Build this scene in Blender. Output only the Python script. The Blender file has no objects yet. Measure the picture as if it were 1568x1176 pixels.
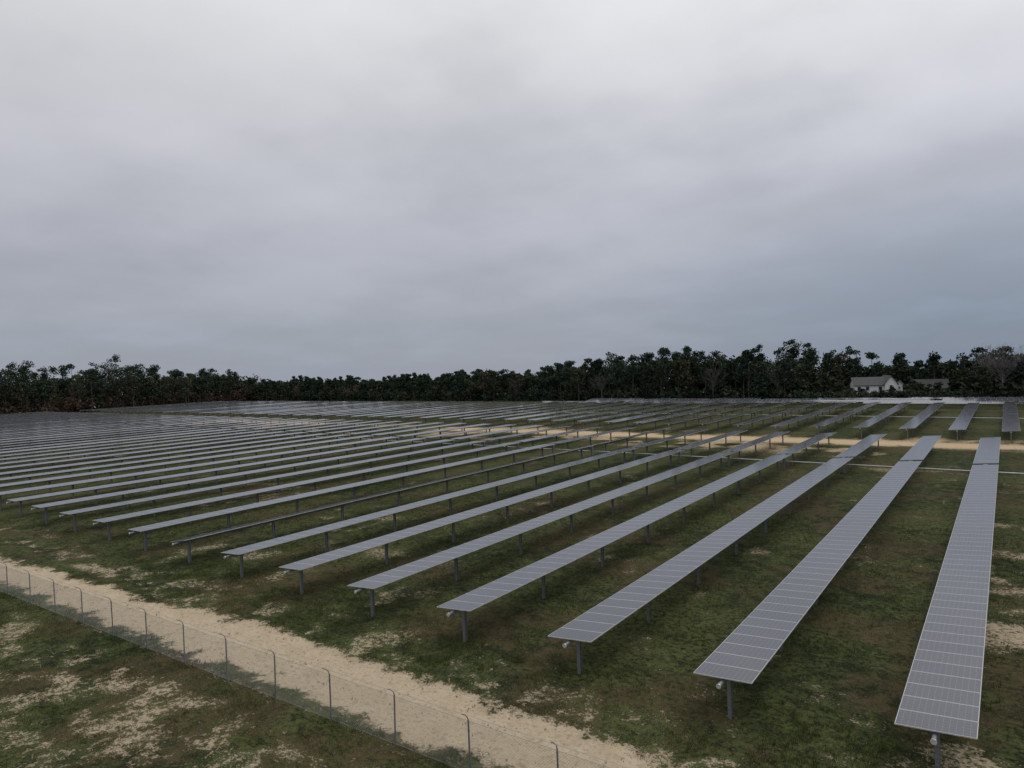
import bpy, math, random
import numpy as np
from mathutils import Vector, Matrix
random.seed(7); rng=np.random.default_rng(7)
sc=bpy.context.scene
sc.view_settings.view_transform='Standard'; sc.view_settings.look='None'
sc.view_settings.exposure=0; sc.view_settings.gamma=1

# ---------------------------------------------------------------- noise
T=rng.random((512,512))
def vnoise(x,y):
    xi=np.floor(x).astype(int); yi=np.floor(y).astype(int)
    fx=x-xi; fy=y-yi; fx=fx*fx*(3-2*fx); fy=fy*fy*(3-2*fy)
    a=T[xi%512,yi%512]; b=T[(xi+1)%512,yi%512]; c=T[xi%512,(yi+1)%512]; d=T[(xi+1)%512,(yi+1)%512]
    return (a*(1-fx)+b*fx)*(1-fy)+(c*(1-fx)+d*fx)*fy
def fbm(x,y,o=4):
    s=0;a=.5;t=0
    for i in range(o):
        s=s+a*vnoise(x+i*17.3,y+i*31.7); t+=a; a*=.55; x=x*2.03; y=y*2.03
    return s/t
def sst(a,b,x):
    t=np.clip((x-a)/(b-a),0,1); return t*t*(3-2*t)
def track_c(x): return np.interp(x,[-300,-80,-55,-28,-8,20,300],[9,14.4,15.2,17.0,17.3,17.4,17.0])
def fence_y(x): return 15.67+.0466*x

def fields(x,y):
    n=fbm(x/2.6,y/2.6); m=fbm(x/.9+50,y/.9,3); big=fbm(x/9+9,y/9+3,3)
    d=np.abs(y-track_c(x))-np.interp(x,[-55,-28],[1.2,1.6])
    trk=1-sst(-.5,.75,d+(m-.5)*1.5+(n-.5)*1.0)
    trk*=1-.22*sst(.5,.75,m)*sst(-.9,-.2,d)
    fg=sst(.32,.70,n*.4+m*.6+.06*sst(13,8,y))*sst(14.2,12.4,y-.0466*(x+30))*(.5+.5*sst(-12,-22,x))*.60
    fs=.34*sst(.4,.6,m)*np.exp(-((y-fence_y(x)-.2)/.7)**2)
    verge=sst(.40,.68,m*.6+n*.4)*sst(26,18.5,y)*sst(17.5,18.3,y)*.58
    fld=sst(.51,.72,n*.55+m*.2+big*.25)*.50*sst(18,20,y)*sst(99,80,y)
    rt=sst(.45,.62,n*.5+big*.5)*sst(-3.4,-.6,x)*sst(20,23,y)*sst(75,50,y)*.70
    r2=np.exp(-((y-104)/3.8)**2)*1.15*sst(.30,.54,n*.4+big*.6+.12*sst(-90,-20,x))
    r3=sst(.46,.62,n*.5+big*.5)*sst(82,95,y)*sst(120,108,y)*.72
    s=np.clip(np.maximum.reduce([trk,fg,fs,verge,fld,rt,r2,r3]),0,1)
    s=np.where(y>190,0,s)
    br=sst(.50,.64,fbm(x/3.3+77,y/3.3+20,4))
    return s,br,trk

# ---------------------------------------------------------------- mesh helpers
def mk_mesh(name,P,mats=(),midx=None,uv=None,col=None,attr=None):
    P=np.asarray(P,dtype=np.float64); n,k,_=P.shape
    me=bpy.data.meshes.new(name)
    me.vertices.add(n*k); me.vertices.foreach_set('co',P.reshape(-1))
    me.loops.add(n*k); me.loops.foreach_set('vertex_index',np.arange(n*k,dtype=np.int32))
    me.polygons.add(n); me.polygons.foreach_set('loop_start',np.arange(0,n*k,k,dtype=np.int32))
    for m in mats: me.materials.append(m)
    if midx is not None: me.polygons.foreach_set('material_index',np.asarray(midx,dtype=np.int32))
    if uv is not None:
        l=me.uv_layers.new(name='UVMap'); l.data.foreach_set('uv',np.asarray(uv,dtype=np.float32).reshape(-1))
    if col is not None:
        a=me.color_attributes.new('Col','FLOAT_COLOR','POINT')
        c=np.ones((n,k,4),dtype=np.float32); c[...,:3]=np.asarray(col)[:,None,:]
        a.data.foreach_set('color',c.reshape(-1))
    me.update(calc_edges=True); me.validate()
    return me
def add(name,me,loc=(0,0,0),parent=None,rot=(0,0,0)):
    o=bpy.data.objects.new(name,me); sc.collection.objects.link(o); o.location=loc; o.rotation_euler=rot
    if parent: o.parent=parent
    return o
def box(c,s):
    x,y,z=c; a,b,h=s[0]/2,s[1]/2,s[2]/2
    v=[(x-a,y-b,z-h),(x+a,y-b,z-h),(x+a,y+b,z-h),(x-a,y+b,z-h),(x-a,y-b,z+h),(x+a,y-b,z+h),(x+a,y+b,z+h),(x-a,y+b,z+h)]
    f=[(4,5,6,7),(0,3,2,1),(0,1,5,4),(1,2,6,5),(2,3,7,6),(3,0,4,7)]
    return [[v[i] for i in q] for q in f]
def tube(p0,p1,r,k=8,caps=True,r1=None):
    p0=Vector(p0);p1=Vector(p1);d=(p1-p0).normalized()
    u=d.orthogonal().normalized();w=d.cross(u); r1=r if r1 is None else r1
    A=[p0+(u*math.cos(t)+w*math.sin(t))*r for t in [2*math.pi*i/k for i in range(k)]]
    B=[p1+(u*math.cos(t)+w*math.sin(t))*r1 for t in [2*math.pi*i/k for i in range(k)]]
    Q=[[A[i],A[(i+1)%k],B[(i+1)%k],B[i]] for i in range(k)]
    if caps:
        for R,c in((A,p0),(B,p1)):
            for i in range(0,k,2): Q.append([c,R[i],R[(i+1)%k],R[(i+2)%k]])
    return [[tuple(v) for v in q] for q in Q]

# ---------------------------------------------------------------- materials
def nm(name):
    m=bpy.data.materials.new(name); m.use_nodes=True
    nt=m.node_tree; b=nt.nodes['Principled BSDF']; return m,nt,b
def simple(name,c,rough=.8,metal=0,nscale=8,var=.25):
    m,nt,b=nm(name); N=nt.nodes;L=nt.links
    tc=N.new('ShaderNodeTexCoord'); n=N.new('ShaderNodeTexNoise'); n.inputs['Scale'].default_value=nscale; n.inputs['Detail'].default_value=5
    L.new(tc.outputs['Object'],n.inputs['Vector'])
    r=N.new('ShaderNodeValToRGB'); r.color_ramp.elements[0].position=.3; r.color_ramp.elements[1].position=.7
    r.color_ramp.elements[0].color=tuple(x*(1-var) for x in c)+(1,); r.color_ramp.elements[1].color=tuple(min(1,x*(1+var)) for x in c)+(1,)
    L.new(n.outputs['Fac'],r.inputs[0]); L.new(r.outputs[0],b.inputs['Base Color'])
    b.inputs['Roughness'].default_value=rough; b.inputs['Metallic'].default_value=metal
    return m
def math_(nt,op,a,b=None,c=None,clamp=False):
    n=nt.nodes.new('ShaderNodeMath'); n.operation=op; n.use_clamp=clamp
    for i,v in enumerate((a,b,c)):
        if v is None: continue
        if isinstance(v,(int,float)): n.inputs[i].default_value=v
        else: nt.links.new(v,n.inputs[i])
    return n.outputs[0]
def mix(nt,f,a,b):
    n=nt.nodes.new('ShaderNodeMix'); n.data_type='RGBA'
    for s,v in ((n.inputs[0],f),(n.inputs[6],a),(n.inputs[7],b)):
        if isinstance(v,(int,float)): s.default_value=v
        elif isinstance(v,tuple): s.default_value=v+(1,) if len(v)==3 else v
        else: nt.links.new(v,s)
    return n.outputs[2]
def noise(nt,vec,scale,detail=5,rough=.6):
    n=nt.nodes.new('ShaderNodeTexNoise'); n.inputs['Scale'].default_value=scale; n.inputs['Detail'].default_value=detail
    n.inputs['Roughness'].default_value=rough; nt.links.new(vec,n.inputs['Vector']); return n.outputs['Fac']
def mrange(nt,v,a,b,c=0,d=1):
    n=nt.nodes.new('ShaderNodeMapRange'); n.inputs[1].default_value=a;n.inputs[2].default_value=b;n.inputs[3].default_value=c;n.inputs[4].default_value=d
    nt.links.new(v,n.inputs[0]); return n.outputs[0]

# panel glass
M_glass,nt,b=nm('panel_glass'); N=nt.nodes;L=nt.links
uvn=N.new('ShaderNodeUVMap'); uvn.uv_map='UVMap'; sx=N.new('ShaderNodeSeparateXYZ'); L.new(uvn.outputs[0],sx.inputs[0])
U=sx.outputs[0];V=sx.outputs[1]
def edge(v,w):
    d=math_(nt,'MINIMUM',v,math_(nt,'SUBTRACT',1.0,v)); return math_(nt,'LESS_THAN',d,w)
frame=math_(nt,'MAXIMUM',edge(U,.009),edge(V,.017))
cu=math_(nt,'FRACT',math_(nt,'MULTIPLY',U,12.0)); cv=math_(nt,'FRACT',math_(nt,'MULTIPLY',V,6.0))
cell=math_(nt,'MAXIMUM',edge(cu,.026),edge(cv,.026))
tc=N.new('ShaderNodeTexCoord')
nn=noise(nt,tc.outputs['Object'],.35,3)
geo=N.new('ShaderNodeNewGeometry')
c0=mix(nt,nn,(.040,.045,.062),(.062,.067,.086))
c0=mix(nt,math_(nt,'MULTIPLY',geo.outputs['Random Per Island'],.30),c0,(.085,.089,.105))
c1=mix(nt,math_(nt,'MULTIPLY',cell,.55),c0,(.25,.26,.28))
c2=mix(nt,frame,c1,(.50,.51,.53))
L.new(c2,b.inputs['Base Color']); b.inputs['IOR'].default_value=1.75
L.new(mrange(nt,noise(nt,tc.outputs['Object'],3,4),.3,.7,.08,.20),b.inputs['Roughness'])
M_alu=simple('aluminium_frame',(.55,.56,.57),.4,.6)
M_back=simple('panel_backsheet',(.13,.14,.15),.7)
M_steel=simple('galvanized_steel',(.19,.20,.215),.55,.35,12,.25)
M_wire=simple('fence_wire',(.32,.33,.34),.5,.4)

# ground
M_ground,nt,b=nm('ground_grass_and_sand'); N=nt.nodes;L=nt.links
geo=N.new('ShaderNodeNewGeometry'); P=geo.outputs['Position']
at=N.new('ShaderNodeAttribute'); at.attribute_name='sand'; ab=N.new('ShaderNodeAttribute'); ab.attribute_name='brown'; att=N.new('ShaderNodeAttribute'); att.attribute_name='track'
fine=noise(nt,P,4.0,6,.7); fine2=noise(nt,P,13,4,.7); mid=noise(nt,P,1.1,6,.7); lo=noise(nt,P,.12,4)
s=math_(nt,'ADD',at.outputs['Fac'],math_(nt,'MULTIPLY',math_(nt,'SUBTRACT',fine,.5),2.3))
s=math_(nt,'ADD',s,math_(nt,'MULTIPLY',math_(nt,'SUBTRACT',fine2,.5),1.1))
s=mrange(nt,s,.38,.76)
g=mix(nt,mrange(nt,mid,.42,.58),(.016,.026,.010),(.077,.098,.032))
g=mix(nt,mrange(nt,fine,.47,.60),g,(.013,.019,.008))
g=mix(nt,math_(nt,'MULTIPLY',mrange(nt,lo,.42,.60),math_(nt,'MULTIPLY',mrange(nt,fine,.60,.40),.8)),g,(.120,.127,.044))
br=math_(nt,'MULTIPLY',ab.outputs['Fac'],mrange(nt,mid,.40,.58,.1,.65))
g=mix(nt,br,g,(.098,.062,.038))
g=mix(nt,mrange(nt,fine2,.54,.74,0,.7),g,(.20,.178,.11))
sd=mix(nt,mrange(nt,mid,.3,.7),(.53,.42,.285),(.64,.53,.385))
sd=mix(nt,mrange(nt,fine,.50,.66,0,.55),sd,(.28,.21,.14))
sx=N.new('ShaderNodeSeparateXYZ'); L.new(P,sx.inputs[0])
far=mrange(nt,sx.outputs[1],60,100)
sd=mix(nt,far,sd,(.56,.42,.27))
c=mix(nt,s,g,sd)
L.new(c,b.inputs['Base Color']); b.inputs['Roughness'].default_value=.95; b.inputs['Specular IOR Level'].default_value=.1
bp=N.new('ShaderNodeBump'); bp.inputs['Strength'].default_value=1.0; bp.inputs['Distance'].default_value=.14
L.new(math_(nt,'ADD',fine,math_(nt,'MULTIPLY',fine2,.5)),bp.inputs['Height']); L.new(bp.outputs[0],b.inputs['Normal'])

def colmat(name,rough=.9,mul=1):
    m,nt,b=nm(name); a=nt.nodes.new('ShaderNodeAttribute'); a.attribute_name='Col'
    geo=nt.nodes.new('ShaderNodeNewGeometry')
    n=noise(nt,geo.outputs['Position'],1.2,3)
    v=nt.nodes.new('ShaderNodeHueSaturation'); nt.links.new(a.outputs['Color'],v.inputs['Color'])
    nt.links.new(mrange(nt,n,.3,.7,.7*mul,1.3*mul),v.inputs['Value']); nt.links.new(v.outputs[0],b.inputs['Base Color'])
    b.inputs['Roughness'].default_value=rough; b.inputs['Specular IOR Level'].default_value=.12
    return m
M_leaf=colmat('foliage',mul=1.3); M_grass=colmat('grass_blades')

# ---------------------------------------------------------------- ground
def ax(segs):
    o=[]
    for a,b_,st in segs: o+=list(np.arange(a,b_,st))
    return np.array(o)
gx=np.concatenate([[-2500,-1500,-900,-600,-450,-380],ax([(-350,-70,1.2),(-70,-30,.3),(-30,14,.2),(14,60,2)]),[60,90,150,200,300,600,1200,2500]])
gy=np.concatenate([[-1500,-700,-300,-120,-60,-30,-10],ax([(0,5,.8),(5,26,.2),(26,48,.4),(48,200,1.0)]),[200,230,250,300,500,900,1600,3000]])
GX,GY=np.meshgrid(gx,gy); s_,b_,t_=fields(GX,GY)
near=(np.abs(GX+25)<60)&(GY<60)&(GY>4)
Z=(fbm(GX/1.5,GY/1.5,3)-.5)*.12*near-(.05*t_)
Z+= (fbm(GX/.5,GY/.5,2)-.5)*.06*near
out=np.maximum.reduce([GY-240,-350-GX,GX-160,-80-GY,GX*0])
Z-=out*.055
ny,nx=GX.shape
idx=np.arange(nx*ny).reshape(ny,nx)
F=np.stack([idx[:-1,:-1],idx[:-1,1:],idx[1:,1:],idx[1:,:-1]],-1).reshape(-1,4)
me=bpy.data.meshes.new('ground'); me.vertices.add(nx*ny)
me.vertices.foreach_set('co',np.stack([GX,GY,Z],-1).reshape(-1))
me.loops.add(F.size); me.loops.foreach_set('vertex_index',F.reshape(-1).astype(np.int32))
me.polygons.add(len(F)); me.polygons.foreach_set('loop_start',np.arange(0,F.size,4,dtype=np.int32))
me.update(calc_edges=True)
for nme,arr in(('sand',s_),('brown',b_),('track',t_)):
    a=me.attributes.new(nme,'FLOAT','POINT'); a.data.foreach_set('value',arr.reshape(-1).astype(np.float32))
me.materials.append(M_ground); add('ground',me)

# ---------------------------------------------------------------- solar rows
def row_mesh(name,length,tilt,gaps=(),step=1.0,W=1.985,zc=1.68,detail=True):
    Q=[];mi=[];uv=[]
    ct,stt=math.cos(tilt),math.sin(tilt)
    def rotq(q): return [(x*ct-(z-zc)*stt, y, zc+x*stt+(z-zc)*ct) for x,y,z in q]
    n=int(length/step)
    for i in range(n):
        y=i*step+step/2
        if any(a<=y<b for a,b in gaps): continue
        for k,q in enumerate(box((0,y,zc-.018),(W,step-.018,.036))):
            Q.append(rotq(q)); mi.append(0 if k==0 else (2 if k==1 else 1))
            uv.append([(0,0),(1,0),(1,1),(0,1)] if k==0 else [(0.5,.5)]*4)
        if detail:
            for q in box((0,y+.5*step-.02,zc-.065),(.9,.05,.05)): Q.append(rotq(q)); mi.append(3); uv.append([(0,0)]*4)
    def put(qs,m=3):
        for q in qs: Q.append(q); mi.append(m); uv.append([(0,0)]*4)
    put(tube((0,-.32,zc-.16),(0,length+.3,zc-.16),.068,8))
    put(tube((0,-.34,zc-.16),(0,-.30,zc-.16),.085,8),1)
    y=.75
    while y<length:
        H=zc-.2
        put(box((0,y,H/2-.1),(.012,.14,H+.2))); put(box((0,y-.075,H/2-.1),(.13,.010,H+.2))); put(box((0,y+.075,H/2-.1),(.13,.010,H+.2)))
        put(box((0,y,zc-.16),(.24,.09,.20))); put(box((.0,y,zc-.30),(.16,.19,.09)))
        y+=6.4
    for a,b2 in gaps:
        put(box((0,(a+b2)/2,zc-.30),(.34,.34,.5))); put(box((0,(a+b2)/2,.65),(.16,.16,1.3)))
        put(tube((0,(a+b2)/2,.9),(0,(a+b2)/2+.01,1.4),.1,6))
    return mk_mesh(name,Q,(M_glass,M_alu,M_back,M_steel),mi,uv)
t=math.radians
_c={}
def rowA(a):
    a=round(a*2)/2
    if a not in _c: _c[a]=row_mesh('row_panels_%s'%a,78.4,t(a),gaps=((54,55),))
    return _c[a]
varB=[row_mesh('row_b%d'%i,57.5,t(a),gaps=((28,29),),detail=False) for i,a in enumerate((-1,-2.5,-1.5))]
varB2=[row_mesh('row_d%d'%i,57.5,t(a),gaps=((28,29),),detail=False) for i,a in enumerate((4,3,2))]
for n in range(-2,50):
    x=-1.79-6.03*n
    a=float(np.interp(n,[0,1,2,3,4,9,12,16,49],[4.5,4,5.5,5.5,5,2.5,.5,-1,-2]))
    if n>4: a+=(rng.random()-.5)*1.4
    if n==7: a=9.5
    add('solar_panel_row',rowA(a),(x,21.8+(rng.random()-.5)*.3,(rng.random()-.5)*.06 if n>1 else 0))
for n in range(-4,50):
    x=0.25-5.9*n
    V_=varB2 if n<9 else varB
    add('solar_panel_row',V_[(n*5+n//4)%3],(x,108.7+(rng.random()-.5)*.6,(rng.random()-.5)*.12))
mC=[row_mesh('row_c%d'%i,L_,t(a),detail=False,zc=1.4) for i,(L_,a) in enumerate(((18,7),(26,9),(12,5)))]
for i in range(5):
    x=60.
    while x>-95:
        k=int(rng.integers(3)); add('solar_panel_row',mC[k],(x,171+i*3.9+rng.normal(0,.25),rng.normal(-.1,.12)),rot=(0,0,math.radians(90)))
        x-=(18,26,12)[k]+rng.uniform(.8,2.5)
Q=tube((-300,76.3,.95),(14,76.3,.95),.045,8)
add('tracker_drive_shaft',mk_mesh('shaft',Q,(M_alu,)))
Q=tube((-300,137.2,.95),(26,137.2,.95),.045,8)
add('tracker_drive_shaft',mk_mesh('shaft2',Q,(M_alu,)))

# ---------------------------------------------------------------- fence
root=bpy.data.objects.new('chain_link_fence',None); sc.collection.objects.link(root)
Q=[]; x=-75.25; posts=[]
while x<10: posts.append(x); x+=3.1
for px in posts:
    py=fence_y(px); lean=(rng.random()-.5)*.09; ly=(rng.random()-.5)*.06
    Q+=tube((px,py,-.2),(px+lean,py+ly,1.70),.027,8)
    pts=[(px+lean,py+ly,1.70),(px+lean,py+ly-.05,1.82),(px+lean,py+ly-.15,1.93),(px+lean,py+ly-.28,2.00)]
    for a,b2 in zip(pts[:-1],pts[1:]): Q+=tube(a,b2,.015,6)
add('posts',mk_mesh('posts',Q,(M_steel,)),parent=root)
Q=[]
for a,b2 in zip(posts[:-1],posts[1:]):
    A=(a,fence_y(a));B=(b2,fence_y(b2))
    Q+=tube((A[0],A[1],1.66),(B[0],B[1],1.66),.006,5,False)
    for o,h in((.07,1.86),(.16,1.94),(.27,2.0)): Q+=tube((A[0],A[1]-o,h),(B[0],B[1]-o,h-.01),.003,3,False)
    Q+=tube((A[0],A[1],.08),(B[0],B[1],.06),.004,3,False)
add('rails_and_barbed_wire',mk_mesh('rails',[q for q in Q],(M_wire,)),parent=root)
Q=[];r=.0026;Hh=1.62
xs=np.arange(-75,8.5,.085)
for x0 in xs:
    for sgn in(1,-1):
        x1=x0+sgn*Hh
        for (dx,dz,dy) in ((r*1.2,0,0),(0,0,r)):
            y0=fence_y(x0);y1=fence_y(x1)
            Q.append([(x0-dx,y0-dy,.04),(x0+dx,y0+dy,.04),(x1+dx,y1+dy,.04+Hh),(x1-dx,y1-dy,.04+Hh)])
add('wire_mesh',mk_mesh('wire',Q,(M_wire,)),parent=root)

# ---------------------------------------------------------------- grass
def scatter(n,x0,x1,y0,y1,hmin,hmax,blades,w):
    x=rng.uniform(x0,x1,n); y=rng.uniform(y0,y1,n)
    s,b2,tr=fields(x,y)
    keep=rng.random(n)>np.clip(s*1.35,0,.98)
    keep&=(fbm(x/.8+5,y/.8,3)+rng.random(n)*.25)>.56
    x,y,b2,s=x[keep],y[keep],b2[keep],s[keep]; m=len(x)
    hs=rng.uniform(hmin,hmax,m)*(.3+1.4*fbm(x/1.4+3,y/1.4,3))*(1-.5*s)
    hs*=1+.9*np.exp(-((y-fence_y(x))/.5)**2)
    x=np.repeat(x,blades)+rng.normal(0,.05,m*blades); y=np.repeat(y,blades)+rng.normal(0,.05,m*blades)
    h=np.repeat(hs,blades)*rng.uniform(.6,1.2,m*blades); a=rng.uniform(0,2*math.pi,m*blades)
    ww=rng.uniform(.5,1.2,m*blades)*w; lean=rng.uniform(.1,.8,m*blades)*h; la=rng.uniform(0,2*math.pi,m*blades)
    z=np.full_like(x,-.05)
    p0=np.stack([x-np.cos(a)*ww,y-np.sin(a)*ww,z],-1);p1=np.stack([x+np.cos(a)*ww,y+np.sin(a)*ww,z],-1)
    p2=np.stack([x+np.cos(la)*lean,y+np.sin(la)*lean,h],-1)
    col=np.array([[.040,.060,.019]])+rng.random((m*blades,1))*np.array([[.060,.072,.016]])
    bb=np.repeat(b2,blades)[:,None]; dry=(rng.random((m*blades,1))<(.11+.45*bb))
    col=np.where(dry,np.array([[.16,.122,.07]])*rng.uniform(.5,1.3,(m*blades,1)),col)
    return np.stack([p0,p1,p2],1),col
A,ca=scatter(75000,-48,6,5.5,24,.04,.15,4,.013)
B,cb=scatter(60000,-75,8,20,55,.05,.18,3,.020)
add('grass',mk_mesh('grass',np.concatenate([A,B]),(M_grass,),col=np.concatenate([ca,cb])))

# ---------------------------------------------------------------- tree line
LQ=[];LC=[]
def leaves(cen,rad,n,size,col,var=.35,flat=1.0):
    cen=np.asarray(cen)
    d=rng.normal(size=(n,3)); d/=np.linalg.norm(d,axis=1)[:,None]
    p=cen+d*(rng.random((n,1))**.45)*np.array(rad)
    u=rng.normal(size=(n,3)); u/=np.linalg.norm(u,axis=1)[:,None]
    w=np.cross(u,rng.normal(size=(n,3))); w/=np.linalg.norm(w,axis=1)[:,None]
    s=size*rng.uniform(.5,1.3,(n,1))
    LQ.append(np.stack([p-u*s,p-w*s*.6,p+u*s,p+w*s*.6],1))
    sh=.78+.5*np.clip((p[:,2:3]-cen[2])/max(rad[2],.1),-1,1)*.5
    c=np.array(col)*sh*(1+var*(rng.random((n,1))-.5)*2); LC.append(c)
def stick(p0,p1,r0,r1,col):
    q=np.array(tube(p0,p1,r0,4,False,r1)); LQ.append(q); LC.append(np.tile(np.array(col),(len(q),1)))
PINE=(.028,.044,.028); BARK=(.06,.052,.045)
def pine(x,y,h):
    col=np.array(PINE)*rng.uniform(.75,1.4); lx=rng.normal(0,.4)
    stick((x,y,0),(x+lx,y,h*.93),.2,.07,BARK)
    cr=h*rng.uniform(.15,.23); base=rng.uniform(.36,.58)
    for i in range(int(rng.integers(13,18))):
        f=rng.random(); z=h*(base+(1-base)*f*.96); R=cr*(1.1-f*.6)
        a=rng.uniform(0,6.28); rr=R*rng.uniform(.05,1.05)
        c=(x+lx*z/h+math.cos(a)*rr,y+math.sin(a)*rr,z)
        leaves(c,(R*.52+.35,R*.52+.35,R*.30+.3),42,.36,col)
    leaves((x+lx,y,h*.93),(cr*.55,cr*.55,h*.055),40,.32,col)
def broad(x,y,h,col):
    stick((x,y,0),(x,y,h*.7),.25,.1,BARK); cr=h*rng.uniform(.22,.34)
    for i in range(13):
        a=rng.uniform(0,6.28); f=rng.random(); rr=cr*rng.uniform(.1,1)*(1-.5*f); z=h*(.34+.56*f)
        leaves((x+math.cos(a)*rr,y+math.sin(a)*rr,z),(cr*.5,cr*.5,cr*.4),40,.42,col)
def bare(x,y,h,col,n=60):
    stick((x,y,0),(x,y,h*.55),.2,.12,col)
    for i in range(n):
        a=rng.uniform(0,6.28); z0=h*rng.uniform(.25,.55); el=rng.uniform(.5,1.4); l=h*rng.uniform(.25,.5)
        p=Vector((x,y,z0)); q=p+Vector((math.cos(a)*math.cos(el),math.sin(a)*math.cos(el),math.sin(el)))*l
        if q.z>h: q.z=h*rng.uniform(.9,1)
        stick(p,q,.05,.02,col)
        for j in range(3):
            f=rng.uniform(.4,.95); s0=p.lerp(q,f); e=s0+Vector((rng.normal(0,.8),rng.normal(0,.8),abs(rng.normal(.9,.4))))
            stick(s0,e,.03,.012,col)
BROWN=(.095,.062,.049); GREY=(.085,.08,.075); OLIVE=(.046,.053,.031); DG=(.030,.042,.027)
def hB(x): return np.interp(x,[-330,-200,-160,-130,-100,-60,-45,-30,-10,10,60,150],[10.0,9.8,11.3,12.6,14.7,15.2,14.4,12.6,11.3,11.6,13,14])
def hL(y): return np.interp(y,[-60,90,150,180,205],[20.6,20.6,19.6,17,11.5])
def plant(x,y,h,left,pp=.5,front=True):
    r=rng.random(); h=h*rng.uniform(.75,1.07)*(1+.12*math.sin(x*.11+y*.13)*math.sin(x*.037+1))
    if rng.random()<.07: h*=1.12
    if r<pp: pine(x,y,h)
    elif r<.92 or not front: broad(x,y,h*.90,tuple(np.array([DG,OLIVE,(.038,.047,.030),(.058,.052,.034) if not left else (.070,.056,.036)][int(rng.integers(4))])*rng.uniform(.8,1.2)))
    else: bare(x,y,h*.85,BROWN if left else GREY,34)
for k,yy in enumerate((196,202,208,215,223)):
    x=-345.
    while x<130:
        if not (-44<x<-9 and yy<214): plant(x+rng.normal(0,.8),yy+rng.normal(0,1.5),float(hB(x))*(1+.015*k),x<-200,.52+.05*k,k<2)
        x+=rng.uniform(2.5,5.0)
for k,xx in enumerate((-306,-312,-319,-328,-336)):
    y=-50.
    while y<205:
        plant(xx+rng.normal(0,1.5),y+rng.normal(0,.8),float(hL(y))*(.90+.03*k),True,.35+.1*k,k<2)
        y+=rng.uniform(2.6,5.2)
for x,y in((-1,197),(3,199),(6,196),(10,198),(-4,200)): bare(x,y,14.6,(.15,.14,.135),70)
for x,y in((-52,195),(-70,194)): bare(x,y,12.5,GREY,50)
def under(p0,p1,h,dep,n,cols,size=.5):
    p0=np.array(p0);p1=np.array(p1)
    for i in range(n):
        f=rng.random(); c=p0+(p1-p0)*f; c=c+rng.normal(0,dep,2)
        hh=h*rng.uniform(.6,1.08); col=np.array(cols[int(rng.integers(len(cols)))])*rng.uniform(.7,1.2)
        leaves((c[0],c[1],hh*.5),(2.1,2.1,hh*.55),50,size,col)
dk=[DG,PINE,DG,OLIVE]
under((-340,197),(-46,196),5,2,460,dk)
under((-340,214),(-150,213),7.6,3,430,dk,.65); under((-150,214),(-44,213),10,3,340,dk,.7)
under((-46,192),(-6,192),3.1,.5,200,dk,.4); under((-46,223),(-4,223),9.0,3,300,dk,.7)
under((-6,197),(130,197),5,2,220,dk); under((-6,211),(130,211),8.6,3,290,dk,.65)
under((-307,-50),(-307,200),7,1.5,440,[BROWN,BROWN,(.075,.055,.042),OLIVE]); under((-324,-50),(-324,205),13.5,4,840,[DG,OLIVE,(.050,.047,.033)],.75)
for x,y,h in((-38,199,6.5),(-40.5,201,8.5),(-36,198.5,5.5),(-34.6,199,4.6),(-21.2,200,4.6),(-18.6,202,4.6),(-11,203,7.5),(-24.6,199,3.6),(-14.2,200,4.8),(-9,201,9),(-16.5,201,4.3),(-31,198,3.4),(-20,204,5.2)):
    broad(x,y,h,OLIVE if h>4 else DG)
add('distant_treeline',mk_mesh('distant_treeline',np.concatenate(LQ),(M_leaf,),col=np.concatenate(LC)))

# ---------------------------------------------------------------- houses
M_white=simple('white_siding',(.70,.71,.72),.7,0,3,.06); M_roof=simple('asphalt_shingles',(.075,.075,.08),.9,0,4,.25)
M_win=simple('window_glass',(.03,.035,.045),.15); M_door=simple('door_paint',(.12,.07,.05),.5); M_tan=simple('tan_siding',(.13,.115,.10),.8,0,3,.1)
def gable(cx,cy,w,d,ze,zr,axis,ov=.35,th=.15):
    W=[];R=[]
    if axis=='x':
        W+=box((cx,cy,ze/2),(w,d,ze))
        for sx_ in(-1,1):
            X=cx+sx_*w/2; W.append([(X,cy-d/2,ze),(X,cy+d/2,ze),(X,cy+.01,zr),(X,cy-.01,zr)])
        for s in(-1,1):
            sl=(zr-ze)/(d/2); y0=cy+s*(d/2+ov); z0=ze-ov*sl
            a=[(cx-w/2-ov,y0,z0),(cx+w/2+ov,y0,z0),(cx+w/2+ov,cy,zr),(cx-w/2-ov,cy,zr)]
            bq=[(x,y,z+th) for x,y,z in a]; R+= [a,bq]
            for i in range(4): j=(i+1)%4; R.append([a[i],a[j],bq[j],bq[i]])
    else:
        W+=box((cx,cy,ze/2),(w,d,ze))
        for sy in(-1,1):
            Y=cy+sy*d/2; W.append([(cx-w/2,Y,ze),(cx+w/2,Y,ze),(cx+.01,Y,zr),(cx-.01,Y,zr)])
        for s in(-1,1):
            sl=(zr-ze)/(w/2); x0=cx+s*(w/2+ov); z0=ze-ov*sl
            a=[(x0,cy-d/2-ov,z0),(x0,cy+d/2+ov,z0),(cx,cy+d/2+ov,zr),(cx,cy-d/2-ov,zr)]
            bq=[(x,y,z+th) for x,y,z in a]; R+=[a,bq]
            for i in range(4): j=(i+1)%4; R.append([a[i],a[j],bq[j],bq[i]])
    return W,R
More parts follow.
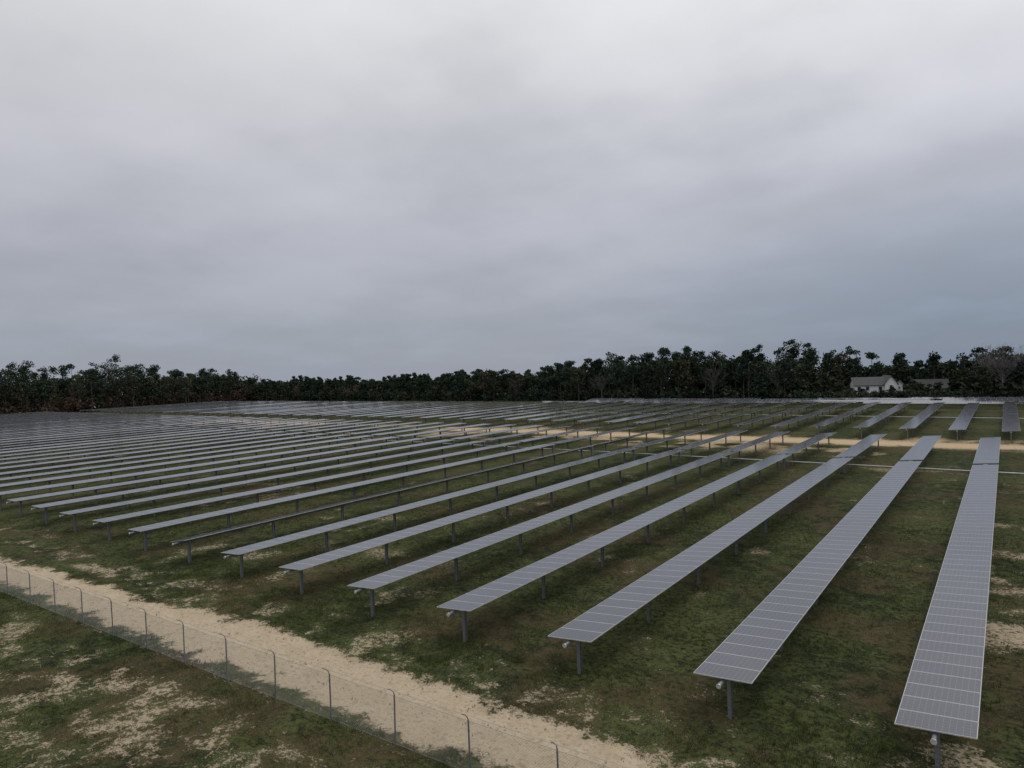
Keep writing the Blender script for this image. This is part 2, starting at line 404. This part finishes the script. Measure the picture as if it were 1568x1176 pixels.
def house(name,cx,cy,parts,wins,doors,wm,rotz=0):
    r=bpy.data.objects.new(name,None); sc.collection.objects.link(r); r.location=(cx,cy,0); r.rotation_euler[2]=rotz
    W=[];R=[]
    for p in parts: w_,r_=gable(*p); W+=w_;R+=r_
    add('walls',mk_mesh('walls',W,(wm,)),parent=r); add('roof',mk_mesh('roof',R,(M_roof,)),parent=r)
    Q=[];Fm=[]
    for x,y,z,w,h in wins:
        Q+=box((x,y-.02,z),(w,.06,h)); Fm+=box((x,y-.01,z+h/2+.06),(w+.2,.1,.1))+box((x,y-.01,z-h/2-.06),(w+.2,.1,.1))+box((x-w/2-.06,y-.01,z),(.1,.1,h))+box((x+w/2+.06,y-.01,z),(.1,.1,h))
    if Q: add('windows',mk_mesh('windows',Q,(M_win,)),parent=r); add('window_trim',mk_mesh('trim',Fm,(M_white,)),parent=r)
    Q=[]
    for x,y,z,w,h in doors: Q+=box((x,y-.02,z),(w,.06,h))
    if Q: add('door',mk_mesh('door',Q,(M_door,)),parent=r)
    return r
house('white_house',-29.3,204,[(-1.3,0,7.8,7,4.1,6.0,'x'),(3.2,-.6,2.9,8,4.5,6.4,'y')],
  [(-4.2,-3.5,3.2,.8,1.0),(-2.2,-3.5,3.2,.8,1.0),(.9,-3.5,3.2,.8,1.0),(3.2,-4.6,3.6,.7,.8)],[(-.8,-3.5,1.3,1,2.3)],M_white,rotz=.35)
house('white_shed',-23.4,206,[(0,0,1.5,2.4,4.1,4.9,'y')],[(0,-1.2,3.1,.4,.5)],[(0,-1.2,1.1,.8,1.9)],M_white,rotz=.1)
house('gray_roof_house',-17,212,[(0,0,8,6,2.8,4.9,'x')],[(-3,-3,2.1,1,1.1),(2.5,-3,2.1,1,1.1)],[(0,-3,1.2,1,2.1)],M_tan,rotz=.25)
r=bpy.data.objects.new('utility_pole',None); sc.collection.objects.link(r); r.location=(-309.5,116,0)
M_wood=simple('weathered_wood',(.10,.09,.08),.9)
add('pole',mk_mesh('pole',tube((0,0,0),(0,0,17.5),.14,8,True,.09),(M_wood,)),parent=r)
add('crossarm',mk_mesh('crossarm',box((0,.16,16.6),(.12,2.2,.12))+box((0,-.9,16.75),(.1,.1,.16))+box((0,.9,16.75),(.1,.1,.16)),(M_wood,)),parent=r)

# ---------------------------------------------------------------- world
w=bpy.data.worlds.new('World'); sc.world=w; w.use_nodes=True; nt=w.node_tree; N=nt.nodes;L=nt.links
bg=N['Background']; bg.inputs['Strength'].default_value=.1
SE,SR=math.radians(50),math.radians(20)
sky=N.new('ShaderNodeTexSky'); sky.sky_type='NISHITA'; sky.sun_disc=False; sky.sun_elevation=SE; sky.sun_rotation=SR
tc=N.new('ShaderNodeTexCoord'); D=tc.outputs['Generated']
sp=N.new('ShaderNodeSeparateXYZ'); L.new(D,sp.inputs[0]); z=math_(nt,'MAXIMUM',sp.outputs[2],0.0)
ramp=N.new('ShaderNodeValToRGB'); cr=ramp.color_ramp
st=[(0,(.325,.355,.422)),(.06,(.345,.372,.435)),(.14,(.435,.450,.508)),(.27,(.565,.57,.625)),(.46,(.77,.77,.785)),(1,(.90,.90,.90))]
cr.elements[0].position=0; cr.elements[0].color=st[0][1]+(1,); cr.elements[1].position=1; cr.elements[1].color=st[-1][1]+(1,)
for p,c in st[1:-1]:
    e=cr.elements.new(p); e.color=c+(1,)
L.new(z,ramp.inputs[0])
dr=math_(nt,'ADD',math_(nt,'MULTIPLY',sp.outputs[0],.80),math_(nt,'MULTIPLY',sp.outputs[1],.60))
low=math_(nt,'SUBTRACT',1.0,mrange(nt,z,.02,.26))
rf=math_(nt,'MULTIPLY',mrange(nt,dr,.05,.55),low)
c=mix(nt,math_(nt,'MULTIPLY',rf,.9),ramp.outputs[0],(.192,.246,.335))
inv=math_(nt,'DIVIDE',1.0,math_(nt,'ADD',z,.22))
cb=N.new('ShaderNodeCombineXYZ'); L.new(math_(nt,'MULTIPLY',sp.outputs[0],inv),cb.inputs[0]); L.new(math_(nt,'MULTIPLY',sp.outputs[1],inv),cb.inputs[1])
n1=noise(nt,cb.outputs[0],1.0,3,.45); n2=noise(nt,cb.outputs[0],2.6,5,.5)
nn=math_(nt,'ADD',math_(nt,'MULTIPLY',n1,.6),math_(nt,'MULTIPLY',n2,.4))
k=mrange(nt,nn,.37,.61,.885,1.06)
lr=math_(nt,'ADD',1.0,math_(nt,'MULTIPLY',math_(nt,'MULTIPLY',dr,z),.42))
k=math_(nt,'MULTIPLY',k,lr)
k=math_(nt,'MULTIPLY',k,10.0)
c=mix(nt,mrange(nt,nn,.50,.38,0,.18),c,(.42,.44,.52))
vm=N.new('ShaderNodeVectorMath'); vm.operation='SCALE'; L.new(c,vm.inputs[0]); L.new(k,vm.inputs['Scale'])
fin=mix(nt,.95,sky.outputs[0],vm.outputs[0]); L.new(fin,bg.inputs['Color'])

sd_=Vector((math.sin(SR)*math.cos(SE),math.cos(SR)*math.cos(SE),math.sin(SE)))
l=bpy.data.lights.new('sun','SUN'); l.energy=.7; l.angle=math.radians(20); l.color=(1,.96,.9)
lo=add('sun',l); lo.rotation_euler=sd_.to_track_quat('Z','Y').to_euler()

# ---------------------------------------------------------------- camera
cam=bpy.data.cameras.new('camera'); co=add('camera',cam); sc.camera=co
Fw=Vector((-.5951,.8029,-.0251)).normalized(); R=Vector((.8035,.5946,-.0359)); R=(R-Fw*R.dot(Fw)).normalized(); Up=R.cross(Fw)
M=Matrix(((R.x,Up.x,-Fw.x,0),(R.y,Up.y,-Fw.y,0),(R.z,Up.z,-Fw.z,12.3),(0,0,0,1))); co.matrix_world=M
cam.sensor_fit='HORIZONTAL'; cam.sensor_width=36; cam.lens=36*1025/1568; cam.clip_start=.1; cam.clip_end=6000
